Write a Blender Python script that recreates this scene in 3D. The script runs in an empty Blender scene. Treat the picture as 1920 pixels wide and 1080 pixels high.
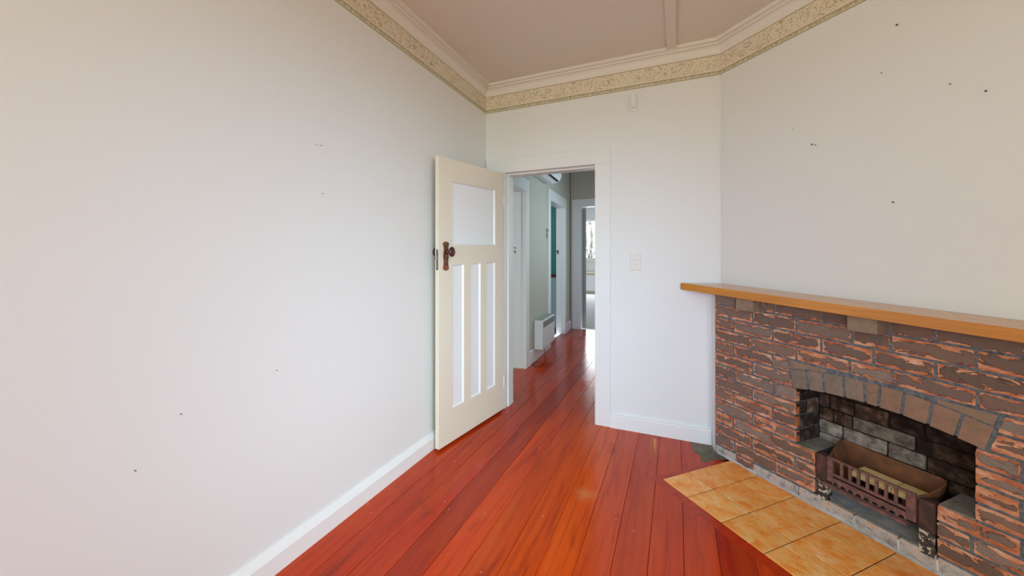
import bpy, bmesh, math, random
from mathutils import Vector, Matrix
random.seed(11)
SC = bpy.context.scene
COL = SC.collection
# ------------------------------------------------------------------ camera
FPX, HOR, EYE = 711.0, 481.0, 1.29            # focal length in px (1920 wide), horizon row, eye height
YAW = math.atan(308 / FPX)
cam = bpy.data.cameras.new('camera'); camo = bpy.data.objects.new('camera', cam); COL.objects.link(camo)
camo.location = (0, 0, EYE); camo.rotation_euler = (math.pi / 2, 0, YAW)
cam.sensor_width = 36; cam.lens = FPX / 1920 * 36
cam.shift_y = (HOR - 540) / 1920
cam.clip_start = 0.02; cam.clip_end = 200
SC.camera = camo
SC.view_settings.view_transform = 'Standard'; SC.view_settings.look = 'None'
SC.view_settings.gamma = 1; SC.view_settings.use_curve_mapping = False
SC.view_settings.exposure = 0.0
SC.cycles.use_denoising = True
SC.cycles.max_bounces = 9; SC.cycles.diffuse_bounces = 6
# ------------------------------------------------------------------ world and lights
w = bpy.data.worlds.new('world'); SC.world = w; w.use_nodes = True
bg = w.node_tree.nodes['Background']; bg.inputs[0].default_value = (0.80, 0.90, 1.0, 1); bg.inputs[1].default_value = 3.2
def area(name, loc, aim, sx, sy, rgb, spread=180):
    """area light for a window or an added fill: rgb = watts per channel"""
    l = bpy.data.lights.new(name, 'AREA'); l.shape = 'RECTANGLE'; l.size = sx; l.size_y = sy
    l.energy = max(rgb); l.color = [c / max(rgb) for c in rgb]; l.spread = math.radians(spread)
    o = bpy.data.objects.new(name, l); COL.objects.link(o); o.location = loc
    o.rotation_euler = (Vector(aim) - Vector(loc)).to_track_quat('-Z', 'Y').to_euler(); return o
area('rear_window_daylight', (0, -2.36, 1.45), (0, 2, 1.45), 2.4, 1.5, (50, 53, 38))  # unseen rear window; yellowish tint fitted to wall colours, no curtain known
area('rear_blue_fill', (-0.3, -2.36, 1.1), (-0.5, 2.9, 0.1), 1.8, 1.9, (0.0, 2.3, 8.2), 45)  # added blue beam from behind, aimed low to cool the far walls
area('side_low_fill', (1.45, -0.2, 1.1), (-1.0, 2.9, 0.3), 1.8, 1.8, (11.8, 15.5, 15.3), 60)  # unseen fill added on the right, brightens the low far walls
area('side_cool_fill', (1.45, 0.3, 1.5), (-1.5, 1.6, 0.3), 1.4, 1.2, (7.0, 8.8, 11.9), 70)  # second unseen fill on the right, strength fitted to wall tones
area('overhead_fill', (-0.1, 1.15, 2.42), (-0.1, 1.15, 0), 0.3, 0.3, (2.7, 4.3, 5.9))  # overhead fill without a fixture, added to balance wall colours
area('hall_fill', (-0.50, 5.0, 1.5), (-1.7, 4.9, 1.3), 1.6, 1.8, (12.0, 16.3, 18.3))  # unseen light added on the hall's right side to brighten it
area('far_room_daylight', (-2.8, 13.3, 1.9), (-2.4, 8, 0.6), 2.4, 1.4, (78, 82, 85))
area('teal_room_fill', (-3.0, 4.9, 1.9), (-2.2, 6.6, 1.2), 1.0, 1.0, (9, 10, 10))  # hidden light added so the teal wall shows
area('side_room_fill', (-3.0, 3.2, 1.9), (-1.8, 4.0, 1.2), 1.0, 1.0, (8, 9, 10))  # hidden light added for the jamb of the first hall doorway

# ------------------------------------------------------------------ pixel -> place helpers (measuring the photograph)
FW = Vector((-math.sin(YAW), math.cos(YAW), 0)); RT = Vector((math.cos(YAW), math.sin(YAW), 0)); UP = Vector((0, 0, 1))
CAMP = Vector((0, 0, EYE))
def ray(x, y): return FW + RT * ((x - 960) / FPX) + UP * ((HOR - y) / FPX)
def at_z(x, y, z=0):
    d = ray(x, y); return CAMP + d * ((z - EYE) / d.z)
def at_X(x, y, X):
    d = ray(x, y); return CAMP + d * (X / d.x)
def at_Y(x, y, Y):
    d = ray(x, y); return CAMP + d * (Y / d.y)
def at_plane(x, y, p, n):
    d = ray(x, y); return CAMP + d * ((Vector(p) - CAMP).dot(n) / d.dot(n))
# fireplace frame: local x = u along the face, local y = into the wall, z up
P0 = Vector((0.2375, 2.8325, 0)); EU = Vector((.70711, -.70711, 0)); NW = Vector((-.70711, -.70711, 0))
FP_ROT = -math.pi / 4
def fpl(x, y, w=0.0):
    q = P0 + NW * w; p = at_plane(x, y, q, NW); return (p - q).dot(EU), p.z
def ux(x, w=0.0): return fpl(x, 600, w)[0]
# ------------------------------------------------------------------ materials
def new_mat(name):
    m = bpy.data.materials.new(name); m.use_nodes = True; nt = m.node_tree
    return m, nt, nt.nodes['Principled BSDF']
def nd(nt, t, **kw):
    n = nt.nodes.new(t)
    for k, v in kw.items(): setattr(n, k, v)
    return n
def mapped(nt, scale=(1, 1, 1), coord='Object', rnd=False):
    tc = nd(nt, 'ShaderNodeTexCoord'); mp = nd(nt, 'ShaderNodeMapping'); mp.inputs['Scale'].default_value = scale
    nt.links.new(tc.outputs[coord], mp.inputs[0])
    if rnd:
        oi = nd(nt, 'ShaderNodeObjectInfo'); mu = nd(nt, 'ShaderNodeMath', operation='MULTIPLY'); mu.inputs[1].default_value = 37.0
        nt.links.new(oi.outputs['Random'], mu.inputs[0]); nt.links.new(mu.outputs[0], mp.inputs['Location'])
    return mp.outputs[0]
def noise(nt, vec, scale, detail=4, rough=.55, dist=0.0):
    n = nd(nt, 'ShaderNodeTexNoise'); n.inputs['Scale'].default_value = scale; n.inputs['Detail'].default_value = detail
    n.inputs['Roughness'].default_value = rough; n.inputs['Distortion'].default_value = dist
    nt.links.new(vec, n.inputs['Vector']); return n.outputs['Fac']
def ramp(nt, fac, stops, interp='LINEAR'):
    r = nd(nt, 'ShaderNodeValToRGB'); r.color_ramp.interpolation = interp
    el = r.color_ramp.elements
    while len(el) < len(stops): el.new(0.5)
    for e, (p, c) in zip(el, stops):
        e.position = p; e.color = (c, c, c, 1) if isinstance(c, (int, float)) else (*c, 1)
    nt.links.new(fac, r.inputs[0]); return r.outputs[0]
def mix(nt, fac, a, b, mode='MIX'):
    m = nd(nt, 'ShaderNodeMix', data_type='RGBA', blend_type=mode)
    for s, v in ((0, fac), (6, a), (7, b)):
        if isinstance(v, (int, float)): m.inputs[s].default_value = v
        elif isinstance(v, tuple): m.inputs[s].default_value = (*v, 1)
        else: nt.links.new(v, m.inputs[s])
    return m.outputs[2]
def math_(nt, op, a, b=None):
    m = nd(nt, 'ShaderNodeMath', operation=op)
    for i, v in enumerate((a, b)):
        if v is None: continue
        if isinstance(v, (int, float)): m.inputs[i].default_value = v
        else: nt.links.new(v, m.inputs[i])
    return m.outputs[0]
def bump(nt, b, h, strength, dist=0.002):
    n = nd(nt, 'ShaderNodeBump'); n.inputs['Strength'].default_value = strength; n.inputs['Distance'].default_value = dist
    nt.links.new(h, n.inputs['Height']); nt.links.new(n.outputs[0], b.inputs['Normal'])
def paint(name, col, rough=.5, var=.03, bs=.06, scale=60, spec=.4):
    m, nt, b = new_mat(name); v = mapped(nt)
    n1 = noise(nt, v, 1.3, 3)
    c2 = tuple(max(0, c * (1 - var * 2)) for c in col)
    nt.links.new(mix(nt, n1, col, c2), b.inputs['Base Color'])
    b.inputs['Roughness'].default_value = rough; b.inputs['Specular IOR Level'].default_value = spec
    bump(nt, b, noise(nt, v, scale, 3), bs); return m
WALL = paint('white_wall_paint', (.79, .80, .795), .55, .012, .05, 180)
CEIL = paint('ceiling_paint', (.74, .68, .61), .7, .02, .05, 90)
TRIM = paint('white_trim_gloss', (.84, .84, .84), .32, .01, .03, 40)
CORN = paint('cornice_paint', (.80, .76, .72), .5, .01, .03, 60)
CASE = paint('door_casing_paint', (.79, .795, .785), .35, .01, .03, 40)
DOORC = paint('cream_door_gloss', (.79, .72, .60), .22, .015, .04, 25, .5)
PANEL = paint('white_panel_gloss', (.83, .845, .87), .3, .01, .03, 25)
HALLW = paint('hall_wall_paint', (.55, .52, .45), .6, .03, .05, 120)
FARW = paint('far_room_paint', (.78, .80, .82), .6, .02, .04, 80)
TEAL = paint('teal_wall_paint', (.03, .30, .26), .45, .02, .04, 80)
PALEB = paint('pale_blue_wall_paint', (.45, .60, .66), .45, .02, .04, 80)
REDW = paint('dark_red_rail_paint', (.13, .012, .012), .4, .02, .04, 80)
PLAST = paint('white_plastic', (.80, .81, .81), .35, .01, .02, 60)
PLASTG = paint('grey_plastic', (.36, .38, .36), .45, .02, .02, 60)
SWITCHP = paint('cream_plastic', (.76, .72, .66), .35, .01, .02, 60)
DARK = paint('dark_gap', (.012, .012, .012), .8, .0, .0, 60)
BLACKR = paint('black_cable_rubber', (.03, .03, .03), .5, .0, .0, 60)
CARPET = paint('pale_carpet', (.66, .65, .63), .95, .05, .6, 400, .1)
BEIGEC = paint('beige_carpet', (.50, .44, .34), .95, .05, .6, 400, .1)
RUBBER = paint('grey_rubber', (.40, .42, .38), .6, .02, .05, 60)
def metal(name, col, rough=.4, met=1.0, nscale=30, c2=None):
    m, nt, b = new_mat(name); v = mapped(nt)
    c2 = c2 or tuple(c * .5 for c in col)
    nt.links.new(mix(nt, ramp(nt, noise(nt, v, nscale, 5), [(.35, 0.), (.65, 1.)]), col, c2), b.inputs['Base Color'])
    b.inputs['Metallic'].default_value = met; b.inputs['Roughness'].default_value = rough
    bump(nt, b, noise(nt, v, nscale * 3, 4), .15); return m
BRONZE = metal('dark_bronze', (.33, .115, .035), .26, .35, 26, (.05, .028, .026))
BAKEL = metal('dark_brown_bakelite', (.085, .018, .014), .16, .0, 20, (.05, .012, .012))
STEEL = metal('worn_steel', (.30, .27, .24), .4, .8, 60, (.10, .08, .07))
NAILM = metal('dark_nail_metal', (.13, .11, .08), .5, .7, 60)
RUST = metal('purple_brown_rusted_iron', (.26, .12, .10), .7, .15, 38, (.13, .07, .065))
RUSTO = metal('orange_rusted_iron', (.27, .095, .03), .8, .0, 14, (.13, .06, .035))
RUSTD = metal('dark_rusted_iron', (.13, .055, .04), .7, .1, 22, (.035, .025, .025))
# peeled cream over black paint on the grate feet
m, nt, b = new_mat('peeling_black_and_cream'); v = mapped(nt)
nt.links.new(ramp(nt, noise(nt, v, 42, 4), [(.44, (.035, .033, .036)), (.52, (.05, .045, .045)), (.55, (.62, .56, .44)), (.7, (.45, .38, .28))]), b.inputs['Base Color'])
b.inputs['Roughness'].default_value = .6; PEEL = m
# varnished timber: floor boards (object colour = the board's own tone)
def board_mat():
    m, nt, b = new_mat('red_varnished_floorboard'); v = mapped(nt, (1, 1, 1), rnd=True)
    mp = mapped(nt, (22, 1.3, 1), rnd=True)
    g1 = noise(nt, mp, 1.6, 5, .58, .3); g2 = noise(nt, mapped(nt, (110, 2.2, 1), rnd=True), 1.0, 4, .6)
    big = noise(nt, mapped(nt, (4.5, .9, 1), rnd=True), 1.2, 3)
    blot = noise(nt, mapped(nt, (9, 1.6, 1)), 1.0, 4, .6, .4)
    oi = nd(nt, 'ShaderNodeObjectInfo')
    c = mix(nt, ramp(nt, g1, [(.35, 0.), (.70, .8)]), oi.outputs['Color'], (1.25, 1.5, 1.2), 'MULTIPLY')
    c = mix(nt, ramp(nt, g1, [(.30, .35), (.48, 0.)]), c, (.20, .012, .004))
    c = mix(nt, ramp(nt, big, [(.48, 0.), (.78, .40)]), c, (.66, .105, .006))
    c = mix(nt, ramp(nt, blot, [(.30, .55), (.42, 0.)]), c, (.15, .011, .004))
    c = mix(nt, ramp(nt, g2, [(.28, .25), (.5, 0.)]), c, (.13, .010, .004))
    # pale scuffs
    sc = ramp(nt, noise(nt, mapped(nt, (14, 9, 1)), 2.2, 6, .75), [(.735, 0.), (.80, .22)])
    c = mix(nt, sc, c, (.50, .28, .14))
    # worn pale patch where the varnish has gone
    wp = at_z(1098, 926); tc = nd(nt, 'ShaderNodeTexCoord'); vm = nd(nt, 'ShaderNodeVectorMath', operation='DISTANCE'); vm.inputs[1].default_value = wp
    nt.links.new(tc.outputs['Object'], vm.inputs[0])
    wd = math_(nt, 'ADD', vm.outputs['Value'], math_(nt, 'MULTIPLY', noise(nt, mapped(nt), 24, 4), .09))
    c = mix(nt, ramp(nt, wd, [(.045, .38), (.12, 0.)]), c, (.60, .33, .14))
    nt.links.new(c, b.inputs['Base Color'])
    nt.links.new(ramp(nt, noise(nt, v, 5, 4), [(.3, .13), (.7, .24)]), b.inputs['Roughness'])
    b.inputs['Specular IOR Level'].default_value = .26
    bump(nt, b, mix(nt, .5, g2, noise(nt, v, 3.0, 2)), .06, .003)
    return m
BOARD = board_mat()
def shelf_mat():
    m, nt, b = new_mat('honey_varnished_pine'); 
    g = noise(nt, mapped(nt, (1.5, 26, 40)), 1.4, 5, .6, .5)
    c = ramp(nt, g, [(.3, (.46, .16, .008)), (.6, (.64, .25, .014)), (.8, (.72, .32, .03))])
    nt.links.new(c, b.inputs['Base Color']); b.inputs['Roughness'].default_value = .22
    b.inputs['Coat Weight'].default_value = .5; b.inputs['Coat Roughness'].default_value = .12
    bump(nt, b, g, .025); return m
SHELF = shelf_mat()
def brick_mat():
    """flaking face brick: object colour = skin, terracotta core where chipped towards the edges"""
    m, nt, b = new_mat('flaking_face_brick')
    oi = nd(nt, 'ShaderNodeObjectInfo')
    uvn = nd(nt, 'ShaderNodeUVMap'); uvn.uv_map = 'edge'
    sp = nd(nt, 'ShaderNodeSeparateXYZ'); nt.links.new(uvn.outputs[0], sp.inputs[0])
    a = math_(nt, 'ABSOLUTE', math_(nt, 'SUBTRACT', sp.outputs[1], .5))           # 0 centre .. .5 edge
    a2 = math_(nt, 'ABSOLUTE', math_(nt, 'SUBTRACT', sp.outputs[0], .5))
    edge = math_(nt, 'MAXIMUM', a, math_(nt, 'MULTIPLY', math_(nt, 'POWER', math_(nt, 'MULTIPLY', a2, 2.0), 6.0), .46))
    n1 = noise(nt, mapped(nt, (13, 13, 30), rnd=True), 1.15, 4, .6, .8)
    n2 = noise(nt, mapped(nt, (60, 60, 90), rnd=True), 1.0, 3)
    s = math_(nt, 'ADD', math_(nt, 'MULTIPLY', edge, .80), n1)
    s = math_(nt, 'ADD', s, math_(nt, 'MULTIPLY', math_(nt, 'SUBTRACT', n2, .5), .10))
    s = math_(nt, 'ADD', s, math_(nt, 'MULTIPLY', math_(nt, 'SUBTRACT', oi.outputs['Alpha'], .5), .5))
    chip = ramp(nt, s, [(.752, 0.), (.767, 1.)])
    rim = ramp(nt, s, [(.722, 0.), (.749, 1.), (.767, 1.), (.789, 0.)])
    skin = mix(nt, noise(nt, mapped(nt, (20, 20, 20), rnd=True), 1.0, 5), oi.outputs['Color'], (.19, .125, .10), 'MIX')
    core = ramp(nt, noise(nt, mapped(nt, (12, 12, 26), rnd=True), 1.0, 5, .65), [(.3, (.31, .10, .05)), (.46, (.54, .19, .09)), (.58, (.66, .33, .20)), (.74, (.75, .52, .38))])
    c = mix(nt, chip, skin, core)
    c = mix(nt, math_(nt, 'MULTIPLY', rim, .55), c, (.07, .035, .025))
    spk = ramp(nt, noise(nt, mapped(nt, (1, 1, 1)), 150, 2), [(.66, 0.), (.74, .8)])
    c = mix(nt, spk, c, (.045, .03, .03))
    nt.links.new(c, b.inputs['Base Color']); b.inputs['Roughness'].default_value = .8; b.inputs['Specular IOR Level'].default_value = .25
    h = math_(nt, 'ADD', math_(nt, 'MULTIPLY', chip, -1.0), math_(nt, 'MULTIPLY', n2, .7))
    bump(nt, b, h, .8, .004); return m
BRICK = brick_mat()
def plain_brick(name, stops, sc=26):
    m, nt, b = new_mat(name); v = mapped(nt, (1, 1, 1), rnd=True)
    oi = nd(nt, 'ShaderNodeObjectInfo')
    r = ramp(nt, noise(nt, v, sc, 6, .65, .3), stops)
    c = mix(nt, 1.0, r, oi.outputs['Color'], 'MULTIPLY')
    nt.links.new(c, b.inputs['Base Color']); b.inputs['Roughness'].default_value = .85; b.inputs['Specular IOR Level'].default_value = .2
    bump(nt, b, noise(nt, v, 90, 4), .5, .003); return m
VOUS = plain_brick('smooth_brown_arch_brick', [(.3, (.22, .15, .11)), (.5, (.29, .195, .14)), (.7, (.35, .215, .145))])
SOOTB = plain_brick('sooty_firebox_brick', [(.30, (.018, .012, .010)), (.50, (.085, .048, .034)), (.64, (.22, .15, .11)), (.78, (.52, .48, .42))], 17)
PALEBK = plain_brick('pale_scorched_firebrick', [(.28, (.05, .045, .04)), (.42, (.20, .18, .155)), (.6, (.42, .39, .34)), (.8, (.60, .56, .48))], 20)
WHITEB = plain_brick('whitewashed_base_brick', [(.3, (.20, .19, .19)), (.45, (.42, .40, .385)), (.55, (.56, .52, .48)), (.66, (.62, .36, .24)), (.8, (.60, .30, .17))], 24)
MORT = plain_brick('blue_grey_mortar', [(.3, (.065, .077, .092)), (.5, (.125, .142, .162)), (.75, (.25, .27, .29))], 60)
SOOT = plain_brick('soot_mortar', [(.3, (.008, .007, .007)), (.6, (.03, .025, .022)), (.85, (.09, .08, .07))], 30)
ASH = plain_brick('grey_ash_concrete', [(.3, (.26, .27, .285)), (.5, (.40, .41, .42)), (.7, (.50, .50, .49)), (.85, (.60, .50, .42))], 14)
LEDGE = plain_brick('grey_worn_ledge', [(.3, (.16, .14, .11)), (.5, (.27, .245, .20)), (.75, (.38, .355, .30))], 22)
FIREBR = plain_brick('ochre_fire_brick', [(.3, (.78, .54, .18)), (.5, (.88, .68, .30)), (.75, (.92, .77, .45))], 30)
CEM = plain_brick('grey_brown_cement', [(.3, (.10, .085, .06)), (.5, (.17, .15, .115)), (.75, (.26, .24, .19))], 12)
def tile_mat():
    m, nt, b = new_mat('mottled_terracotta_tile')
    v = mapped(nt, (1, 1, 1), rnd=True)
    n1 = noise(nt, mapped(nt, (13, 17, 1), rnd=True), 1.0, 6, .72, .5); n2 = noise(nt, v, 70, 3)
    c = ramp(nt, n1, [(.30, (.84, .22, .022)), (.43, (.93, .34, .06)), (.55, (.95, .47, .14)), (.72, (.96, .63, .32))])
    c = mix(nt, ramp(nt, n2, [(.66, 0.), (.74, .5)]), c, (.34, .11, .04))
    oi = nd(nt, 'ShaderNodeObjectInfo'); c = mix(nt, 1.0, c, oi.outputs['Color'], 'MULTIPLY')
    nt.links.new(c, b.inputs['Base Color']); b.inputs['Roughness'].default_value = .42; b.inputs['Specular IOR Level'].default_value = .3
    bump(nt, b, noise(nt, v, 25, 4), .15, .002); return m
TILE = tile_mat()
GROUT = paint('dark_brown_grout', (.12, .085, .045), .9, .05, .3, 200)
def border_mat():
    """printed wallpaper border: floral scrolls over a narrow green leaf band (flat print)"""
    m, nt, b = new_mat('floral_wallpaper_border')
    uvn = nd(nt, 'ShaderNodeUVMap'); uvn.uv_map = 'strip'
    sp = nd(nt, 'ShaderNodeSeparateXYZ'); nt.links.new(uvn.outputs[0], sp.inputs[0])
    U, V = sp.outputs[0], sp.outputs[1]                        # U in metres, V in metres from the bottom edge
    base = (.76, .68, .54)
    mp = nd(nt, 'ShaderNodeMapping'); nt.links.new(uvn.outputs[0], mp.inputs[0]); vec = mp.outputs[0]
    vor = nd(nt, 'ShaderNodeTexVoronoi'); vor.inputs['Scale'].default_value = 95; nt.links.new(vec, vor.inputs['Vector'])
    vor2 = nd(nt, 'ShaderNodeTexVoronoi'); vor2.inputs['Scale'].default_value = 17; nt.links.new(vec, vor2.inputs['Vector'])
    ring = ramp(nt, vor2.outputs['Distance'], [(.0, 1.), (.10, 1.), (.14, 0.), (.34, 0.), (.38, .9), (.44, .9), (.48, 0.)])
    dots = ramp(nt, vor.outputs['Distance'], [(.22, 1.), (.36, 0.)])
    n = noise(nt, vec, 60, 3); hue = ramp(nt, noise(nt, vec, 22, 2), [(.40, (.22, .22, .10)), (.5, (.33, .30, .17)), (.58, (.50, .24, .06)), (.7, (.58, .33, .12))])
    inband = ramp(nt, V, [(.036, 0.), (.042, 1.), (.134, 1.), (.139, 0.)])
    f = math_(nt, 'MULTIPLY', math_(nt, 'MAXIMUM', math_(nt, 'MULTIPLY', dots, .85), math_(nt, 'MULTIPLY', ring, ramp(nt, n, [(.42, 0.), (.56, .8)]))), inband)
    c = mix(nt, f, base, hue)
    # lower leaf band with ruled lines
    w1 = nd(nt, 'ShaderNodeTexWave'); w1.inputs['Scale'].default_value = 9; w1.inputs['Distortion'].default_value = 9; w1.inputs['Detail'].default_value = 2; w1.inputs['Detail Scale'].default_value = 5
    nt.links.new(vec, w1.inputs['Vector'])
    lb = ramp(nt, V, [(.008, 0.), (.010, 1.), (.026, 1.), (.028, 0.)])
    c = mix(nt, math_(nt, 'MULTIPLY', lb, ramp(nt, w1.outputs['Fac'], [(.35, .25), (.6, .75)])), c, (.33, .31, .15))
    lines = ramp(nt, V, [(.0025, 0.), (.003, 1.), (.005, 1.), (.0055, 0.), (.008, 0.), (.0085, 1.), (.010, 1.), (.0105, 0.), (.0265, 0.), (.027, 1.), (.029, 1.), (.0295, 0.)])
    c = mix(nt, lines, c, (.16, .15, .06))
    c = mix(nt, ramp(nt, V, [(.1395, 0.), (.140, 1.), (.1425, 1.), (.143, 1.)]), c, (.36, .22, .08))
    nt.links.new(c, b.inputs['Base Color']); b.inputs['Roughness'].default_value = .7; return m
BORDER = border_mat()
m, nt, b = new_mat('foliage_green'); v = mapped(nt)
nt.links.new(ramp(nt, noise(nt, v, 6, 3), [(.3, (.08, .16, .05)), (.7, (.32, .42, .2))]), b.inputs['Base Color']); b.inputs['Roughness'].default_value = .6; LEAFM = m
BARK = paint('pale_bark', (.34, .28, .22), .9, .1, .5, 40)
LAWN = paint('lawn_green', (.18, .30, .10), .9, .2, .5, 20)
m, nt, b = new_mat('window_glass'); b.inputs['Transmission Weight'].default_value = 1; b.inputs['Roughness'].default_value = 0; b.inputs['IOR'].default_value = 1.02; b.inputs['Base Color'].default_value = (.97, 1, .99, 1); GLASS = m

# ------------------------------------------------------------------ mesh helpers
def finish(name, bm, mat, parent=None, loc=None, rotz=0.0, smooth=False, color=None, fixn=True):
    if fixn: bmesh.ops.recalc_face_normals(bm, faces=bm.faces)
    me = bpy.data.meshes.new(name); bm.to_mesh(me); bm.free()
    if smooth:
        for p in me.polygons: p.use_smooth = True
    me.materials.append(mat)
    o = bpy.data.objects.new(name, me); COL.objects.link(o)
    if parent: o.parent = parent
    if loc is not None: o.location = loc
    if rotz: o.rotation_euler = (0, 0, rotz)
    if color: o.color = color
    return o
def tag(o, label=None, cat=None, group=None, kind=None):
    for k, v in (('label', label), ('category', cat), ('group', group), ('kind', kind)):
        if v: o[k] = v
    return o
def empty(name, loc=(0, 0, 0), rotz=0.0, **kw):
    o = bpy.data.objects.new(name, None); COL.objects.link(o); o.location = loc; o.rotation_euler = (0, 0, rotz); o.empty_display_size = .05
    return tag(o, **kw)
def box(bm, x0, x1, y0, y1, z0, z1, bev=0.0, seg=1):
    vs = [bm.verts.new((x, y, z)) for x in (x0, x1) for y in (y0, y1) for z in (z0, z1)]
    fs = [bm.faces.new([vs[i] for i in f]) for f in ((0, 1, 3, 2), (4, 6, 7, 5), (0, 4, 5, 1), (2, 3, 7, 6), (0, 2, 6, 4), (1, 5, 7, 3))]
    if bev:
        bmesh.ops.recalc_face_normals(bm, faces=fs)
        es = list({e for f in fs for e in f.edges})
        bmesh.ops.bevel(bm, geom=es, offset=bev, segments=seg, affect='EDGES', profile=.5)
    return vs
def prism(bm, pts, z0, z1):
    """polygon in xy extruded in z"""
    a = [bm.verts.new((p[0], p[1], z0)) for p in pts]; c = [bm.verts.new((p[0], p[1], z1)) for p in pts]; n = len(pts)
    bm.faces.new(a[::-1]); bm.faces.new(c)
    for i in range(n): bm.faces.new((a[i], a[(i + 1) % n], c[(i + 1) % n], c[i]))
def slab(bm, pts, y0, y1, bev=0.0):
    """polygon in xz extruded in y"""
    a = [bm.verts.new((p[0], y0, p[1])) for p in pts]; c = [bm.verts.new((p[0], y1, p[1])) for p in pts]; n = len(pts)
    fs = [bm.faces.new(a), bm.faces.new(c[::-1])]
    for i in range(n): fs.append(bm.faces.new((a[i], c[i], c[(i + 1) % n], a[(i + 1) % n])))
    if bev:
        bmesh.ops.recalc_face_normals(bm, faces=fs)
        bmesh.ops.bevel(bm, geom=list(fs[0].edges), offset=bev, segments=1, affect='EDGES')
def cyl(bm, c, r, h, axis='z', n=16, r2=None):
    r2 = r if r2 is None else r2
    M = {'z': Matrix.Identity(3), 'y': Matrix(((1, 0, 0), (0, 0, 1), (0, -1, 0))), 'x': Matrix(((0, 0, 1), (0, 1, 0), (-1, 0, 0)))}[axis]
    A, B = [], []
    for i in range(n):
        t = 2 * math.pi * i / n
        A.append(bm.verts.new(Vector(c) + M @ Vector((r * math.cos(t), r * math.sin(t), 0))))
        B.append(bm.verts.new(Vector(c) + M @ Vector((r2 * math.cos(t), r2 * math.sin(t), h))))
    bm.faces.new(A[::-1]); bm.faces.new(B)
    for i in range(n): bm.faces.new((A[i], A[(i + 1) % n], B[(i + 1) % n], B[i]))
def lathe(bm, prof, c, axis='z', n=20, sx=1.0, sz=1.0):
    """prof: (radius, height) along axis; axis 'y-' points to -y"""
    rings = []
    for r, h in prof:
        ring = []
        for i in range(n):
            t = 2 * math.pi * i / n
            if axis == 'z': p = (r * math.cos(t) * sx, r * math.sin(t) * sz, h)
            else: p = (r * math.cos(t) * sx, -h if axis == 'y-' else h, r * math.sin(t) * sz)
            ring.append(bm.verts.new(Vector(c) + Vector(p)))
        rings.append(ring)
    for a, b_ in zip(rings, rings[1:]):
        for i in range(n): bm.faces.new((a[i], a[(i + 1) % n], b_[(i + 1) % n], b_[i]))
    bm.faces.new(rings[0]); bm.faces.new(rings[-1])
def tube(bm, pts, r, n=8, r_end=None):
    pts = [Vector(p) for p in pts]; rings = []
    for i, p in enumerate(pts):
        d = (pts[min(i + 1, len(pts) - 1)] - pts[max(i - 1, 0)]).normalized()
        a = d.orthogonal().normalized(); 
        if abs(d.z) < .95: a = d.cross(UP).normalized()
        else: a = d.cross(Vector((1, 0, 0))).normalized()
        c = d.cross(a); rr = r if r_end is None else r + (r_end - r) * i / (len(pts) - 1)
        rings.append([bm.verts.new(p + (a * math.cos(2 * math.pi * k / n) + c * math.sin(2 * math.pi * k / n)) * rr) for k in range(n)])
    for A, B in zip(rings, rings[1:]):
        for k in range(n): bm.faces.new((A[k], A[(k + 1) % n], B[(k + 1) % n], B[k]))
    bm.faces.new(rings[0][::-1]); bm.faces.new(rings[-1])
def BM(): return bmesh.new()
def struct(name, bm, mat, parent=None, label=None, cat=None, **kw):
    o = finish(name, bm, mat, parent, **kw)
    if parent is None: tag(o, label, cat, kind='structure')
    return o

# ------------------------------------------------------------------ room shell
LX, BY, RX, RY, CZ = -1.52, 2.94, 1.4976, -2.40, 2.758
HY = 3.07                                     # hall side of the back wall
DC = Vector((0.2748, 2.94, 0))                # corner of back wall and diagonal wall
DR = Vector((1.4976, 1.7172, 0))              # corner of diagonal wall and right wall
OX0, OX1, OZ = -1.335, -0.573, 2.0            # doorway
bm = BM(); box(bm, LX - .12, LX, RY - .12, HY, 0, CZ); struct('wall_left', bm, WALL, label='long plain white wall on the left, from floor to patterned border', cat='wall')
bm = BM()
box(bm, LX, OX0 - .02, BY, HY, 0, CZ); box(bm, OX1 + .02, DC.x + .14, BY, HY, 0, CZ); box(bm, OX0 - .02, OX1 + .02, BY, HY, OZ + .02, CZ)
struct('wall_back', bm, WALL, label='white wall with the doorway between long left wall and brick fireplace', cat='wall')
bm = BM(); slab(bm, [(-.0365, 1.055), (1.69, .982), (1.69, CZ), (-.0365, CZ)], .102, .23); struct('wall_diagonal', bm, WALL, loc=P0, rotz=FP_ROT, label='white diagonal wall above the mantel shelf with leftover nails', cat='wall')
bm = BM(); box(bm, RX, RX + .12, RY - .12, DR.y + .1, 0, CZ); struct('wall_right', bm, WALL, label='white wall right of the fireplace', cat='wall')
bm = BM(); box(bm, LX, RX, RY - .12, RY, 0, CZ); struct('wall_rear', bm, WALL, label='white wall behind the viewpoint', cat='wall')
bm = BM(); box(bm, LX - .12, RX + .12, RY - .12, HY, CZ, CZ + .05); struct('ceiling', bm, CEIL, label='pale beige ceiling sheet with a flat batten', cat='ceiling')
bm = BM(); box(bm, -.062, 0.0, RY, BY - .046, CZ - .0195, CZ, .0012); struct('trim_1', bm, CEIL, label='flat painted batten running across the ceiling to the cornice', cat='batten')

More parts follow.
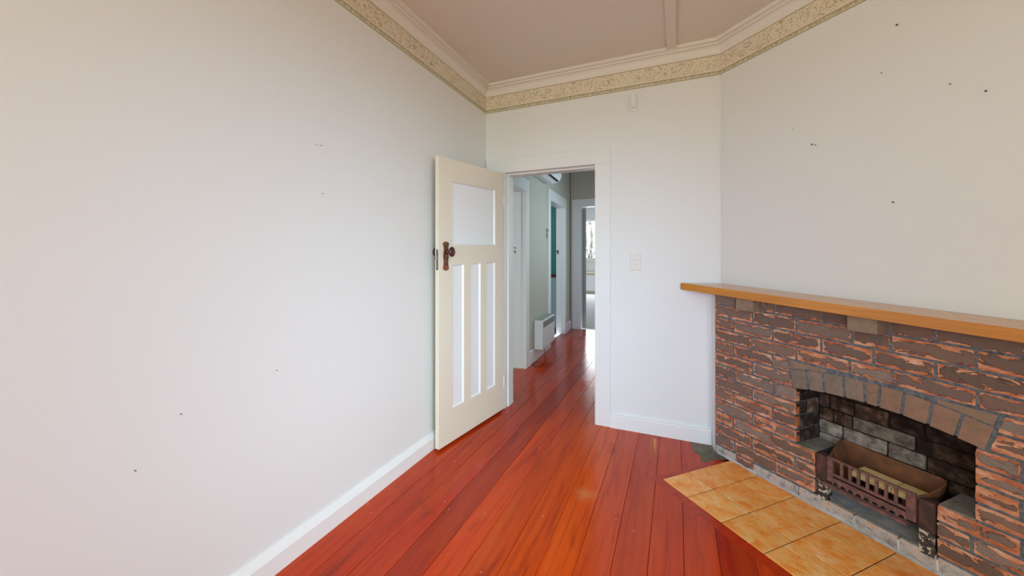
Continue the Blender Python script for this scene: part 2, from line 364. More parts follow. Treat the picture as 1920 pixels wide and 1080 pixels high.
# swept mouldings round the room
LOOP = [Vector((LX, BY)), Vector((DC.x, DC.y)), Vector((DR.x, DR.y)), Vector((RX, RY)), Vector((LX, RY))]
def offset_loop(d):
    out = []
    n = len(LOOP)
    for i in range(n):
        p, a, c = LOOP[i], (LOOP[i] - LOOP[i - 1]).normalized(), (LOOP[(i + 1) % n] - LOOP[i]).normalized()
        na, nc = Vector((a.y, -a.x)), Vector((c.y, -c.x))       # inward normals (loop is clockwise)
        bis = (na + nc).normalized(); out.append(p + bis * (d / bis.dot(na)))
    return out
def sweep(prof, name, mat, uvname=None, **kw):
    bm = BM(); uv = bm.loops.layers.uv.new(uvname) if uvname else None
    n = len(LOOP); rings = [[(q.x, q.y, z) for q in offset_loop(d)] for d, z in prof]
    for i in range(n):
        j = (i + 1) % n; L = (LOOP[j] - LOOP[i]).length
        for k in range(len(prof) - 1):
            q = [rings[k][i], rings[k][j], rings[k + 1][j], rings[k + 1][i]]
            f = bm.faces.new([bm.verts.new(p) for p in q])
            if uv:
                for l, (a, b_) in zip(f.loops, ((0, 0), (L, 0), (L, 1), (0, 1))): l[uv].uv = (a + i * .37, prof[k + b_][1] - prof[0][1])
    bmesh.ops.remove_doubles(bm, verts=bm.verts, dist=1e-5)
    return struct(name, bm, mat, **kw)
cove = [(0.0, 2.672)]
for i in range(0, 9):
    t = i / 8 * math.pi / 2
    cove.append((.004 + .030 * (1 - math.cos(t)), 2.678 + .048 * math.sin(t)))
cove += [(.045, 2.726), (.0455, 2.737), (.070, 2.7375), (.0705, 2.750), (.0705, CZ), (0, CZ), (0, 2.672)]
sweep(cove, 'trim_2', CORN, label='white coved plaster cornice running round the top of the walls', cat='cornice')
sweep([(0, 2.530), (.0012, 2.530), (.0012, 2.673), (0, 2.673)], 'trim_3', BORDER, 'strip', label='cream floral wallpaper border with green leaf band under the cornice', cat='wallpaper border')

# skirting boards
def skirt(bm, a, c, nrm, h=.105, t=.03, fh=.075):
    a, c, nrm = Vector(a), Vector(c), Vector(nrm)
    pr = [(0, 0), (t, 0), (t, fh), (t - .004, fh + .006), (.006, h), (0, h)]
    A = [bm.verts.new((a.x + nrm.x * d, a.y + nrm.y * d, z)) for d, z in pr]; C = [bm.verts.new((c.x + nrm.x * d, c.y + nrm.y * d, z)) for d, z in pr]
    bm.faces.new(A); bm.faces.new(C[::-1])
    for i in range(len(pr)): bm.faces.new((A[i], A[(i + 1) % len(pr)], C[(i + 1) % len(pr)], C[i]))
bm = BM(); skirt(bm, (LX, RY), (LX, BY), (1, 0)); struct('baseboard_left', bm, TRIM, label='white skirting board with rounded top along the long left wall', cat='skirting board')
bm = BM(); skirt(bm, (-.456, BY), (.222, BY), (0, -1), .100, .022, .094); struct('baseboard_back', bm, TRIM, label='low white skirting board between door casing and fireplace', cat='skirting board')
bm = BM(); skirt(bm, (RX, RY), (RX, DR.y), (-1, 0)); struct('baseboard_right', bm, TRIM, label='white skirting along the right wall', cat='skirting board')
bm = BM(); skirt(bm, (LX + .03, RY), (RX - .03, RY), (0, 1)); struct('baseboard_rear', bm, TRIM, label='white skirting behind the viewpoint', cat='skirting board')
# plaster return beside the bricks
bm = BM(); prism(bm, [(.222, BY), (.2335, 2.8365), (.262, 2.87), (.285, BY)], 0, 1.06)
struct('trim_4', bm, WALL, label='narrow plaster return between the back wall and the brick edge', cat='plaster return')

bm = BM(); prism(bm, [(1.641, .004), (1.716, .065), (1.682, .10), (1.641, .10)], 0, .975)
struct('trim_12', bm, WALL, loc=P0, rotz=FP_ROT, label='plaster return at the far right end of the brickwork', cat='plaster return')

# door casing and jambs of the doorway
bm = BM()
box(bm, LX + .012, OX0, BY - .016, BY, 0, OZ, .002); box(bm, OX1, -.456, BY - .018, BY, 0, OZ, .002)
box(bm, LX + .012, -.456, BY - .018, BY, OZ, 2.118, .002)
struct('trim_5', bm, CASE, label='wide flat cream door casing round the open doorway', cat='door casing')
bm = BM()
box(bm, OX0 - .02, OX0, BY - .002, HY + .01, 0, OZ); box(bm, OX1, OX1 + .02, BY - .002, HY + .01, 0, OZ); box(bm, OX0 - .02, OX1 + .02, BY - .002, HY + .01, OZ, OZ + .02)
box(bm, OX0, OX0 + .012, BY + .045, HY + .01, 0, OZ - .012); box(bm, OX1 - .012, OX1, BY + .045, HY + .01, 0, OZ - .012); box(bm, OX0, OX1, BY + .045, HY + .01, OZ - .012, OZ)
struct('trim_6', bm, CASE, label='door jamb and stop lining the inside of the doorway', cat='door jamb')

# ------------------------------------------------------------------ floor and boards
bm = BM(); box(bm, -1.70, RX + .12, RY - .12, 6.70, -.06, -.016); struct('floor', bm, DARK, label='red varnished timber board floor running on into the hall', cat='floor')
floor_o = bpy.data.objects['floor']
HU0, HU1, HW0, HB = .118, 1.66, .5515, .058       # hearth extent in fireplace frame and its border board width
def fp_world(u, y, z=0): return P0 + EU * u - NW * y + UP * z
def clip(bm, co, no):
    bmesh.ops.bisect_plane(bm, geom=bm.verts[:] + bm.edges[:] + bm.faces[:], plane_co=co, plane_no=no, clear_outer=True)
    es = [e for e in bm.edges if e.is_boundary]
    if es: bmesh.ops.holes_fill(bm, edges=es, sides=0)
def board_piece(x0, x1, y0, y1):
    parts = []
    for mode in ('front', 'side'):
        b_ = BM(); box(b_, x0 + .0008, x1 - .0008, y0 + .0006, y1 - .0006, -.016, 0, .0012)
        if mode == 'front':
            clip(b_, P0 + NW * (HW0 + HB), -NW)
        else:
            clip(b_, P0 + NW * (HW0 + HB), NW); clip(b_, P0 + EU * (HU0 - HB + .02), EU)
        if len(b_.faces): parts.append(b_)
        else: b_.free()
    if not parts: return None
    if len(parts) == 2:
        me = bpy.data.meshes.new('tmp'); parts[1].to_mesh(me); parts[0].from_mesh(me); bpy.data.meshes.remove(me); parts[1].free()
    return parts[0]
TONES = [(.42, .022, .004), (.48, .031, .003), (.35, .016, .004), (.44, .026, .004), (.50, .038, .003), (.38, .019, .005), (.46, .029, .003)]
rb = random.Random(5)
PITCH = .139
k0 = -13
CUTS = {-13: [4.6], -11: [-.6, 4.3], -10: [5.2], -9: [3.55], -8: [.2, 5.6], -7: [3.9], -6: [-.9, 3.72], -5: [4.9], -4: [-.4], -2: [.3], 0: [-1.2], 1: [2.1], 3: [-.2], 5: [-1.0]}
for k in range(k0, 11):
    x0 = .030 + PITCH * k; x1 = x0 + PITCH
    if x0 > RX: break
    ya, yb = (RY, 6.68)
    if x1 > OX1 + .05: yb = BY
    if x1 < LX + .05: ya = BY + .02
    xa = max(x0, LX) if yb <= BY or ya < BY else x0
    cuts = [ya] + [y for y in CUTS.get(k, []) if ya < y < yb] + [yb]
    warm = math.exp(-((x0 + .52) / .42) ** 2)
    for a, c in zip(cuts, cuts[1:]):
        bmp = board_piece(xa, min(x1, RX), a, c)
        if bmp is None: continue
        t = rb.choice(TONES); f = rb.uniform(.88, 1.10)
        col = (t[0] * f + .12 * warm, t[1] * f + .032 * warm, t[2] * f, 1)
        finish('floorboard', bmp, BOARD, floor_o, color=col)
# cement patch at the chimney corner
bm = BM(); prism(bm, [(.085, 2.905), (.218, 2.915), (.236, 2.846), (.300, 2.768), (.262, 2.742), (.205, 2.70), (.160, 2.655), (.140, 2.69), (.150, 2.73), (.112, 2.775)], -.004, .0025)
tag(finish('cement_patch', bm, CEM, floor_o, color=(1, 1, 1, 1)), label='grey cement patch in the floor at the chimney corner')

a_, b_, c_ = at_z(1224.5, 822), at_z(1230.5, 823.5), at_z(1228, 852)
bm = BM(); prism(bm, [(a_.x, a_.y), (c_.x, c_.y), (b_.x, b_.y)], -.002, .0006); tag(finish('timber_sliver', bm, FIREBR, floor_o, color=(.75, .45, .25, 1)), label='pale raw timber sliver let into the floorboards')
bm = BM()
for x, y in ((1018, 968), (834, 940), (841, 955), (690, 945), (696, 961), (853, 865), (1155, 974), (909, 963), (1011, 840), (902, 1073), (1188, 996)):
    p = at_z(x, y); box(bm, p.x - .0011, p.x + .0011, p.y - .0018, p.y + .0018, -.0005, .0012)
tag(finish('paint_flecks', bm, TRIM, floor_o), kind='stuff')

# ------------------------------------------------------------------ hearth of tiles with mitred border boards
hearth = empty('hearth', P0, FP_ROT, label='low tiled hearth of mottled orange terracotta tiles in front of the fireplace', cat='hearth')
bm = BM(); prism(bm, [(HU0, -.004), (HU1, -.004), (HU1, -HW0), (HU0, -HW0)], -.014, .0012); tag(finish('grout_bed', bm, GROUT, hearth), label='dark brown grout')
ucols = [HU0, .294] + [.294 + .2075 * i for i in range(1, 7)] + [HU1]; wrows = [.006, .170, .361, HW0]
rt = random.Random(3)
for i in range(len(ucols) - 1):
    for j in range(3):
        g = .0022
        bm = BM(); box(bm, ucols[i] + (g if i else 0), ucols[i + 1] - g, -wrows[j + 1] + (g if j < 2 else 0), -wrows[j] - g, -.008, .0042 + rt.uniform(-.0004, .0004), .0016)
        c = rt.uniform(.92, 1.06); finish('tile', bm, TILE, hearth, color=(c, c * rt.uniform(.95, 1.03), c, 1))
for nm, pts in (('f', [(HU0, -HW0), (HU0 - HB + .02, -HW0 - HB), (HU1 + .04, -HW0 - HB), (HU1 + .04, -HW0)]), ('s', [(HU0, -HW0), (HU0, -.03), (HU0 - HB + .02, -.09), (HU0 - HB + .02, -HW0 - HB)])):
    bm = BM(); prism(bm, pts, -.016, .0004); 
    o = finish('border_board', bm, BOARD, hearth, color=(.42, .026, .003, 1))

# ------------------------------------------------------------------ fireplace
fire = empty('fireplace', P0, FP_ROT, label='corner fireplace of flaking brown and orange face bricks with a shallow arch', cat='fireplace')
YL = [570.5, 594, 615.8, 637.7, 659.5, 682.5, 704, 725.4, 748, 769, 791, 812.4, 833.7]
YR = [671, 712.6, 752.3, 789, 828, 867.6, 905.6, 941.5, 978.5, 1014.8, 1051, 1084, 1125]
UA, UB = ux(1346), ux(1920)
JL = [(fpl(1346, a)[1], fpl(1920, c)[1]) for a, c in zip(YL, YR)]
def zj(i, u):
    """height of bed joint i (1..13) at u; 0 = underside of the shelf, 14 = floor"""
    if i == 0: return 1.0505 - .0425 * u
    if i == 14: return 0.0
    a, c = JL[i - 1]; return a + (c - a) * (u - UA) / (UB - UA)
UTOT = 1.64
UL, UR = ux(1492), ux(1829)            # opening
GL, GR = ux(1527), ux(1757)            # gap between the low piers
def intr(u): return .611 - .34 * (u - .82) ** 2 - .018 * (u - .82)
def extr(u): return intr(u) + .101
# mortar body
def body(bm, u0, u1, z0f, z1f, y0=.003, y1=.20, n=1):
    us = [u0 + (u1 - u0) * i / n for i in range(n + 1)]
    pts = [(u, z1f(u)) for u in us] + [(u, z0f(u)) for u in us[::-1]]
    slab(bm, pts, y0, y1)
Z0 = lambda u: 0.0
bm = BM()
body(bm, .001, UL - .004, Z0, lambda u: zj(0, u)); body(bm, UR + .004, UTOT - .001, Z0, lambda u: zj(0, u))
body(bm, UL - .004, UR + .004, lambda u: intr(u) + .004, lambda u: zj(0, u), n=16)
body(bm, UL - .004, GL - .004, Z0, lambda u: zj(10, u) - .006); body(bm, GR + .004, UR + .004, Z0, lambda u: zj(10, u) - .006)
finish('mortar', bm, MORT, fire, color=(1, 1, 1, 1)); 
# firebox shell behind
bm = BM()
box(bm, UL - .1, UR + .1, .205, .26, 0, .80); box(bm, UL - .1, UR + .1, .07, .26, .72, .78)
finish('firebox_lining', bm, SOOT, fire, color=(1, 1, 1, 1))
bm = BM(); box(bm, GL - .01, GR + .01, .004, .206, -.01, .055, .004); finish('ash_floor', bm, ASH, fire, color=(1.9, 1.9, 1.9, 1))
for a, c in ((UL, GL - .003), (GR + .003, UR)):
    bm = BM(); slab(bm, [(a, zj(10, a) - .007), (c, zj(10, c) - .007), (c, zj(10, c) + .001), (a, zj(10, a) + .001)], .004, .204, .002); finish('ledge', bm, LEDGE, fire, color=(1, 1, 1, 1))

rk = random.Random(21)
SKINS = [(.23, .18, .15), (.28, .23, .195), (.18, .13, .11), (.33, .28, .24), (.22, .14, .105), (.27, .17, .13), (.16, .11, .088)]
def brick_mesh(poly, y0, y1, jit, nseg=7, nz=3):
    """poly: 4 corners (u,z) bl, br, tr, tl; front at y0 with a ragged outline and a slightly uneven face"""
    bm = BM(); uv = bm.loops.layers.uv.new('edge')
    bl, br, tr, tl = [Vector((p[0], p[1])) for p in poly]
    G = {}
    for i in range(nseg + 1):
        for j in range(nz + 1):
            a, c = i / nseg, j / nz
            p = (bl * (1 - a) + br * a) * (1 - c) + (tl * (1 - a) + tr * a) * c
            e = i in (0, nseg) or j in (0, nz)
            dx = rk.uniform(-jit, jit) if i in (0, nseg) else rk.uniform(-1, 1) * .003; dz = rk.uniform(-jit, jit) if j in (0, nz) else rk.uniform(-.5, .5) * .004
            y = y0 + (rk.uniform(.0008, .003) if e else rk.uniform(-.0018, .0014)) * (1 if jit > .0006 else .3)
            G[i, j] = (bm.verts.new((p.x + dx, y, p.y + dz)), (a, c))
    for i in range(nseg):
        for j in range(nz):
            q = [G[i, j], G[i + 1, j], G[i + 1, j + 1], G[i, j + 1]]
            f = bm.faces.new([v[0] for v in q])
            for l, v in zip(f.loops, q): l[uv].uv = v[1]
    ring = [(i, 0) for i in range(nseg + 1)] + [(nseg, j) for j in range(1, nz + 1)] + [(i, nz) for i in range(nseg - 1, -1, -1)] + [(0, j) for j in range(nz - 1, 0, -1)]
    back = {k: bm.verts.new((G[k][0].co.x, y1, G[k][0].co.z)) for k in ring}
    for a, c in zip(ring, ring[1:] + ring[:1]):
        f = bm.faces.new((G[a][0], back[a], back[c], G[c][0]))
        for l, k in zip(f.loops, (a, a, c, c)): l[uv].uv = G[k][1]
    f = bm.faces.new([back[k] for k in ring[::-1]])
    return bm
JT = .0056
def brick(poly, mat=None, y0=0.0, y1=.03, jit=.0016, col=None, chip=None, parent=None, name='brick'):
    L = abs(poly[1][0] - poly[0][0]); ns = 3 if L < .08 else (6 if L < .18 else 8)
    s = rk.choice(SKINS); f = rk.uniform(.85, 1.12)
    col = col or (s[0] * f, s[1] * f, s[2] * f)
    ch = rk.choice((rk.uniform(.36, .58), rk.uniform(.40, .62), rk.uniform(.55, .80))) if chip is None else chip
    return finish(name, brick_mesh(poly, y0, y1, jit, ns), mat or BRICK, parent or fire, color=(*col, ch))
def cpoly(i, u0, u1, du0=0, du1=0):
    """course between bed joint i (top) and i+1 (bottom); du* slants the ends: shift of the top corners"""
    return [(u0 + JT, zj(i + 1, u0) + (JT if i < 13 else .001)), (u1 - JT, zj(i + 1, u1) + (JT if i < 13 else .001)), (u1 - JT + du1, zj(i, u1) - (JT if i else .001)), (u0 + JT + du0, zj(i, u0) - (JT if i else .001))]
def course(i, px, end=UTOT, first=0.0, **kw):
    us = [first] + [ux(x) for x in px]
    while us[-1] < end - .12:
        us.append(us[-1] + .236)
    us[-1] = end
    for a, c in zip(us, us[1:]):
        p = cpoly(i, a, c)
        if a == 0.0: p[0] = (0.0, p[0][1]); p[3] = (0.0, p[3][1])
        brick(p, **kw)
def seg(i, us, **kw):
    for a, c in zip(us, us[1:]):
        p = cpoly(i, a, c)
        if a == 0.0: p[0] = (0.0, p[0][1]); p[3] = (0.0, p[3][1])
        if abs(c - UL) < 1e-6 or abs(c - GL) < 1e-6: p[1] = (c, p[1][1]); p[2] = (c, p[2][1])
        if abs(a - UR) < 1e-6 or abs(a - GR) < 1e-6: p[0] = (a, p[0][1]); p[3] = (a, p[3][1])
        brick(p, **kw)
# C0 with two projecting corbel bricks
WP = .055
c1a, c1b = ux(1380, WP), ux(1412, WP); c2a, c2b = ux(1588, WP), ux(1644.5, WP)
course(0, [1380, 1433.5, 1451, 1543, 1592, 1669, 1752], chip=.30)
for a, c, t in ((c1a, c1b, 0), (c2a, c2b, 1)):
    bm = BM(); uvl = bm.loops.layers.uv.new('edge')
    box(bm, a, c, -WP, .02, zj(1, c) - .002, zj(0, a) - .004, .0015)
    for f in bm.faces:
        for l in f.loops: l[uvl].uv = (.5, .5)
    tag(finish('corbel_brick', bm, VOUS, fire, color=(.95, 1.05, 1.0, 1)), label='smooth projecting brick carrying the mantel shelf')
course(1, [1410.5, 1493, 1598, 1670, 1829.5], chip=.46)
course(2, [1375, 1448.3, 1539.5, 1637.5, 1754], chip=.50)
course(3, [1409.3, 1492.5, 1593, 1672.5, 1833.5])
SKL_T, SKL_B, SKR_T, SKR_B = ux(1478), ux(1486), ux(1878.5), ux(1850)
def skl(z): t = (z - zj(6, .48)) / (zj(4, .48) - zj(6, .48)); return SKL_B + (SKL_T - SKL_B) * t
def skr(z): t = (z - zj(6, 1.17)) / (zj(4, 1.17) - zj(6, 1.17)); return SKR_B + (SKR_T - SKR_B) * t
for i, px, rpx in ((4, [1374.7, 1448], [1985]), (5, [1410.5], [1940])):
    us = [0.0] + [ux(x) for x in px]
    seg(i, us)
    a = us[-1]; zb, zt = zj(i + 1, .47), zj(i, .47)
    brick([(a + JT, zj(i + 1, a) + JT), (skl(zb) - JT, zb + JT), (skl(zt) - JT, zt - JT), (a + JT, zj(i, a) - JT)])
    c = ux(rpx[0]); zb, zt = zj(i + 1, 1.18), zj(i, 1.18)
    brick([(skr(zb) + JT * 1.4, zb + JT), (c - JT, zj(i + 1, c) + JT), (c - JT, zj(i, c) - JT), (skr(zt) + JT * 1.4, zt - JT)])
    seg(i, [c, c + .2, UTOT])
for i, px, rus in ((6, [1377, 1451], [ux(1917), ux(1917) + .236, UTOT]), (7, [1410], [ux(1917) + .118, UTOT]), (8, [1374.6, 1449], [ux(1915), ux(1915) + .236, UTOT]), (9, [1410], [ux(1917) + .118, UTOT])):
    seg(i, [0.0] + [ux(x) for x in px] + [UL]); seg(i, [UR] + rus)
seg(10, [0.0, ux(1374.6), ux(1447), GL]); seg(10, [GR, ux(1917), ux(1917) + .236, UTOT])
seg(11, [0.0, ux(1409.4), ux(1490), GL]); seg(11, [GR, ux(1821.5), ux(1821.5) + .236, UTOT])
seg(12, [0.0, ux(1377), ux(1453.5), GL]); seg(12, [GR, ux(1757) + .21, ux(1757) + .446, UTOT])
# base course, whitewashed
us13 = [0.0, ux(1380), ux(1412), ux(1497), ux(1602), ux(1684), ux(1757), ux(1757) + .15, ux(1757) + .38, UTOT]
for n_, (a, c) in enumerate(zip(us13, us13[1:])):
    zt = lambda u: zj(13, u) - (JT if not (GL - .01 < (a + c) / 2 < GR + .01) else .004)
    brick([(a + .003, .001), (c - .003, .001), (c - .003, zt(c)), (a + .003, zt(a))], mat=BRICK if n_ == 1 else WHITEB, jit=.001, y0=-.0005 if n_ else 0, col=(.95, .95, .95) if n_ != 1 else None)
# splashed mortar fillet along the floor
bm = BM(); pts = []
n = 60
A = []
for i in range(n + 1):
    u = .02 + (UTOT - .02) * i / n; h = .010 + rk.uniform(-.004, .007); d = .009 + rk.uniform(-.003, .006)
    A.append([bm.verts.new((u, 0.0, h)), bm.verts.new((u, -d * .6, h * .5)), bm.verts.new((u, -d, .0018)), bm.verts.new((u, .004, .0))])
for p, q in zip(A, A[1:]):
    for j in range(3): bm.faces.new((p[j], q[j], q[j + 1], p[j + 1]))
finish('mortar_fillet', bm, ASH, fire, color=(1.15, 1.15, 1.15, 1), smooth=True)
# arch bricks
tops = [1479.5, 1511.5, 1542.5, 1580.5, 1619.5, 1650.5, 1696, 1748, 1805.5, 1868]; bots = [1486, 1515.5, 1546.5, 1584, 1622.5, 1646.5, 1690, 1739.5, 1791, 1849]
for n_ in range(9):
    tu0, tu1, bu0, bu1 = ux(tops[n_]) + JT, ux(tops[n_ + 1]) - JT, ux(bots[n_]) + JT, ux(bots[n_ + 1]) - JT
    c = [.92, 1.02, .98, 1.05, .92, .95, 1.0, .98, 1.02][n_]; r = 1 + .05 * (n_ - 3) / 5
    tag(brick([(bu0, intr(bu0)), (bu1, intr(bu1)), (tu1, extr(tu1) - .003), (tu0, extr(tu0) - .003)], mat=VOUS, y0=-.001, y1=.09, jit=.0008, col=(c * r * (.86 if n_ < 4 else 1.0), c * (1.0 if n_ < 4 else .97), c * (1.08 if n_ < 4 else .95)), name='arch_brick'))
for a, c, fl in ((ux(1480.5), ux(1549), 0), (ux(1757), ux(1872), 1)):
    if fl == 0: p = [(a, extr(a) + JT), (c, extr(c) + .002), (c, zj(4, c) - JT), (a, zj(4, a) - JT)]
    else: p = [(a, extr(a) + .004), (c - .012, extr(c) + JT + .002), (c, zj(4, c) - JT), (a, zj(4, a) - JT)]
    brick(p, mat=VOUS, jit=.0006, col=(.95, 1.0, 1.0), name='arch_brick')
# firebox: left cheek bricks (facing the opening) and back bricks
def face_brick(pl, pts, mat, col, out=.006):
    """pl: 'back' (points are (u,z) on y=.205, facing -y) or 'left' (points are (y,z) on u=UL, facing +u)"""
    bm = BM(); uvl = bm.loops.layers.uv.new('edge')
    (a0, z0), (a1, z1) = pts
    if pl == 'back': box(bm, a0 + .003, a1 - .003, .205 - out, .206, z0 + .003, z1 - .003, .0035)
    elif pl == 'left': box(bm, UL - .006, UL - .006 + out, a0 + .003, a1 - .003, z0 + .003, z1 - .003, .003)
    else: box(bm, UR + .006 - out, UR + .006, a0 + .003, a1 - .003, z0 + .003, z1 - .003, .003)
    for v in bm.verts: v.co += Vector((rk.uniform(-1, 1), rk.uniform(-.3, .3), rk.uniform(-1, 1))) * .0015
    finish('firebox_brick', bm, mat, fire, color=(*col, 1))
for i in range(6, 10):
    zb, zt = zj(i + 1, .5), zj(i, .5)
    cuts = [.0, .10, .2] if i in (7,) else [0, .2]
    if i == 6: zt = intr(UL) + .0
    for a, c in zip(cuts, cuts[1:]):
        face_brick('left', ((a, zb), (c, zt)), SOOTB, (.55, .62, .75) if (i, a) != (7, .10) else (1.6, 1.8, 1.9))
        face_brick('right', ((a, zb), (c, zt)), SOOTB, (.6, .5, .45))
def uD(x): return fpl(x, 700, -.2)[0]
rows = [(.600, .535, [UL, uD(1556), uD(1602), uD(1700), UR], [SOOTB] * 4, [.35, .35, .35, .3]),
        (.535, .462, [UL, uD(1556.5), uD(1602), uD(1668), uD(1735), UR], [SOOTB] * 5, [1.3, .8, .85, .4, .3]),
        (.462, .392, [UL, uD(1563), uD(1599), uD(1717.5), UR], [SOOTB, SOOTB, PALEBK, SOOTB], [.8, .7, .58, .4]),
        (.392, .320, [UL, uD(1581), uD(1665), uD(1738), UR], [PALEBK] * 3 + [SOOTB], [1.15, .92, .62, .5]),
        (.320, .250, [UL, uD(1581), .80, 1.0, UR], [PALEBK] + [SOOTB] * 3, [1.0, .6, .6, .6]),
        (.250, .170, [UL, .72, .95, UR], [SOOTB] * 3, [.6, .6, .6]), (.170, .060, [UL, .66, .88, UR], [SOOTB] * 3, [.6, .6, .6])]
for zt, zb, us, ms, cs in rows:
    for a, c, mm, cc in zip(us, us[1:], ms, cs): face_brick('back', ((a, zb), (c, zt)), mm, (cc, cc * .97, cc * .93), .012)

# ------------------------------------------------------------------ mantel shelf
def ztop(u, y): return 1.0955 - .0425 * u + .06 * (y + .081)
shelf = BM()
pts = [(-.2185, -.081), (1.8615, -.081), (1.678, .1005), (-.034, .1005)]
T = [shelf.verts.new((u, y, ztop(u, y))) for u, y in pts]; B_ = [shelf.verts.new((u, y, ztop(u, y) - .046)) for u, y in pts]
shelf.faces.new(T); shelf.faces.new(B_[::-1])
for i in range(4): shelf.faces.new((T[i], B_[i], B_[(i + 1) % 4], T[(i + 1) % 4]))
bmesh.ops.recalc_face_normals(shelf, faces=shelf.faces)
bmesh.ops.bevel(shelf, geom=[e for e in shelf.edges], offset=.0025, segments=2, affect='EDGES')
o = finish('mantel_shelf', shelf, SHELF, None, loc=P0, rotz=FP_ROT); tag(o, 'long honey-coloured varnished timber mantel shelf above the brick fireplace', 'mantel shelf')

# ------------------------------------------------------------------ fire grate
grate = empty('fire_grate', P0, FP_ROT, label='rusty cast iron fire basket with slotted front standing in the fireplace opening', cat='fire grate')
g0, g1 = .652, .978
def tiltz(bm, k=.012):      # the basket hangs very slightly out of level
    for v in bm.verts: v.co.z += -k * (v.co.x - .80) * .6
bm = BM()
box(bm, g0, .677, -.012, .002, .172, .293, .0015); box(bm, .947, g1, -.012, .002, .172, .293, .0015)
box(bm, .677, .947, -.012, .0, .283, .293, .001); box(bm, .677, .947, -.012, .0, .207, .219, .001)
tiltz(bm); finish('grille_frame', bm, RUST, grate)
nsl = 8
for i in range(1, nsl):
    x = .679 + (.947 - .679) * i / nsl
    bm = BM(); box(bm, x - .0058, x + .0058, -.011, -.001, .218, .284, .0012); tiltz(bm); finish('grille_bar', bm, RUST, grate)
# lower fret with scalloped cut-outs
bm = BM(); N = 9; L0, L1 = .675, .949; st = (L1 - L0) / N
for i in range(N):
    a = L0 + st * i
    pts = [(a, .166), (a, .199), (a + st, .199), (a + st, .166)]
    arc = [(a + st * .5 + st * .36 * math.cos(t), .166 + .014 * math.sin(t)) for t in [math.pi * k / 6 for k in range(0, 7)]]
    slab(bm, pts + arc, -.014, -.006)
tiltz(bm); finish('fret_rail', bm, RUST, grate)
bm = BM(); box(bm, .640, .958, -.036, -.008, .150, .164, .004, 2); tiltz(bm); finish('bottom_lip', bm, RUST, grate)
for a, c, zt in ((.598, .649, .283), (.980, .034 + .999, .279)):
    bm = BM(); box(bm, a, c, -.006, .055, .152, zt, .009, 3); finish('end_block', bm, RUSTD, grate, smooth=False)
for a, c, zt in ((.600, .647, .153), (.983, 1.030, .153)):
    bm = BM(); slab(bm, [(a, .054), (c, .054), (c, zt), (a, zt)], -.002, .04, .003); finish('foot', bm, PEEL, grate)
# curved lining plate
rimp = [(.652, .004, .292), (.634, .07, .305), (.617, .14, .320), (.611, .188, .326), (.672, .191, .324), (.76, .1915, .323), (.86, .1915, .322), (.985, .190, .321), (1.003, .178, .320), (1.012, .150, .316), (1.013, .10, .306), (1.002, .05, .293), (.985, .004, .284)]
botp = [(.664, .006), (.667, .06), (.670, .12), (.673, .180), (.680, .182), (.76, .183), (.86, .183), (.955, .182), (.972, .172), (.978, .14), (.978, .10), (.976, .05), (.970, .006)]
bm = BM(); R = []
for (x, y, z), (bx_, by_) in zip(rimp, botp):
    v = Vector((bx_ - x, by_ - y)); v = v.normalized() * .007
    R.append([bm.verts.new(p) for p in ((x, y, z), (x + v.x, y + v.y, z), (bx_ + v.x * .3, by_ + v.y * .3, .175), (bx_ - v.x, by_ - v.y, .160))])
for p, q in zip(R, R[1:]):
    for k_ in range(4): bm.faces.new((p[k_], q[k_], q[(k_ + 1) % 4], p[(k_ + 1) % 4]))
bm.faces.new(R[0]); bm.faces.new(R[-1][::-1])
finish('lining_plate', bm, RUSTO, grate)
bm = BM(); box(bm, .66, .98, .0, .17, .168, .178); finish('grate_bottom', bm, RUSTD, grate)
for a, c, lab in ((.722, .872, 'ochre fire brick lying in the basket, the longer left one'), (.875, .966, 'ochre fire brick lying in the basket, the shorter right one')):
    bm = BM(); box(bm, a, c, .040, .155, .224, .246, .003)
    for v in bm.verts: v.co.x += .0
    o = finish('fire_brick', bm, FIREBR, None, loc=P0, rotz=FP_ROT, color=(1, 1, 1, 1)); tag(o, lab, 'fire brick', 'fire bricks in the grate')
# supports under the slabs (cast ribs of the basket)
for u in (.72, .82, .92):
    bm = BM(); box(bm, u - .006, u + .006, .04, .16, .177, .2240); finish('rib', bm, RUSTD, grate)

# ------------------------------------------------------------------ the open panelled door
DA = Vector((-1.431, 2.095, 0)); DB = Vector((-1.321, 2.893, 0)); DD = (DB - DA).normalized(); DW = .788
drot = math.atan2(DD.y, DD.x)
door = empty('door_1', DA, drot, label='open cream panelled door with one square and three tall narrow white panels', cat='door', kind='structure')
def shear(bm):
    for v in bm.verts: v.co.z *= 1 + .0160 * v.co.x / DW
SL = [(.140, .263), (.343, .465), (.545, .667)]
TH = .032
bm = BM()
def fr(a, c, z0, z1): box(bm, a, c, 0, TH, z0, z1)
ZB, ZT = .020, 1.953
fr(0, .137, ZB, ZT); fr(.663, DW, ZB, ZT); fr(.137, .663, ZB, .247); fr(.137, .663, 1.229, 1.366); fr(.137, .663, 1.803, ZT)
fr(.263, .343, .247, 1.229); fr(.465, .545, .247, 1.229); 
shear(bm); bmesh.ops.remove_doubles(bm, verts=bm.verts, dist=1e-5); finish('door_frame', bm, DOORC, door)
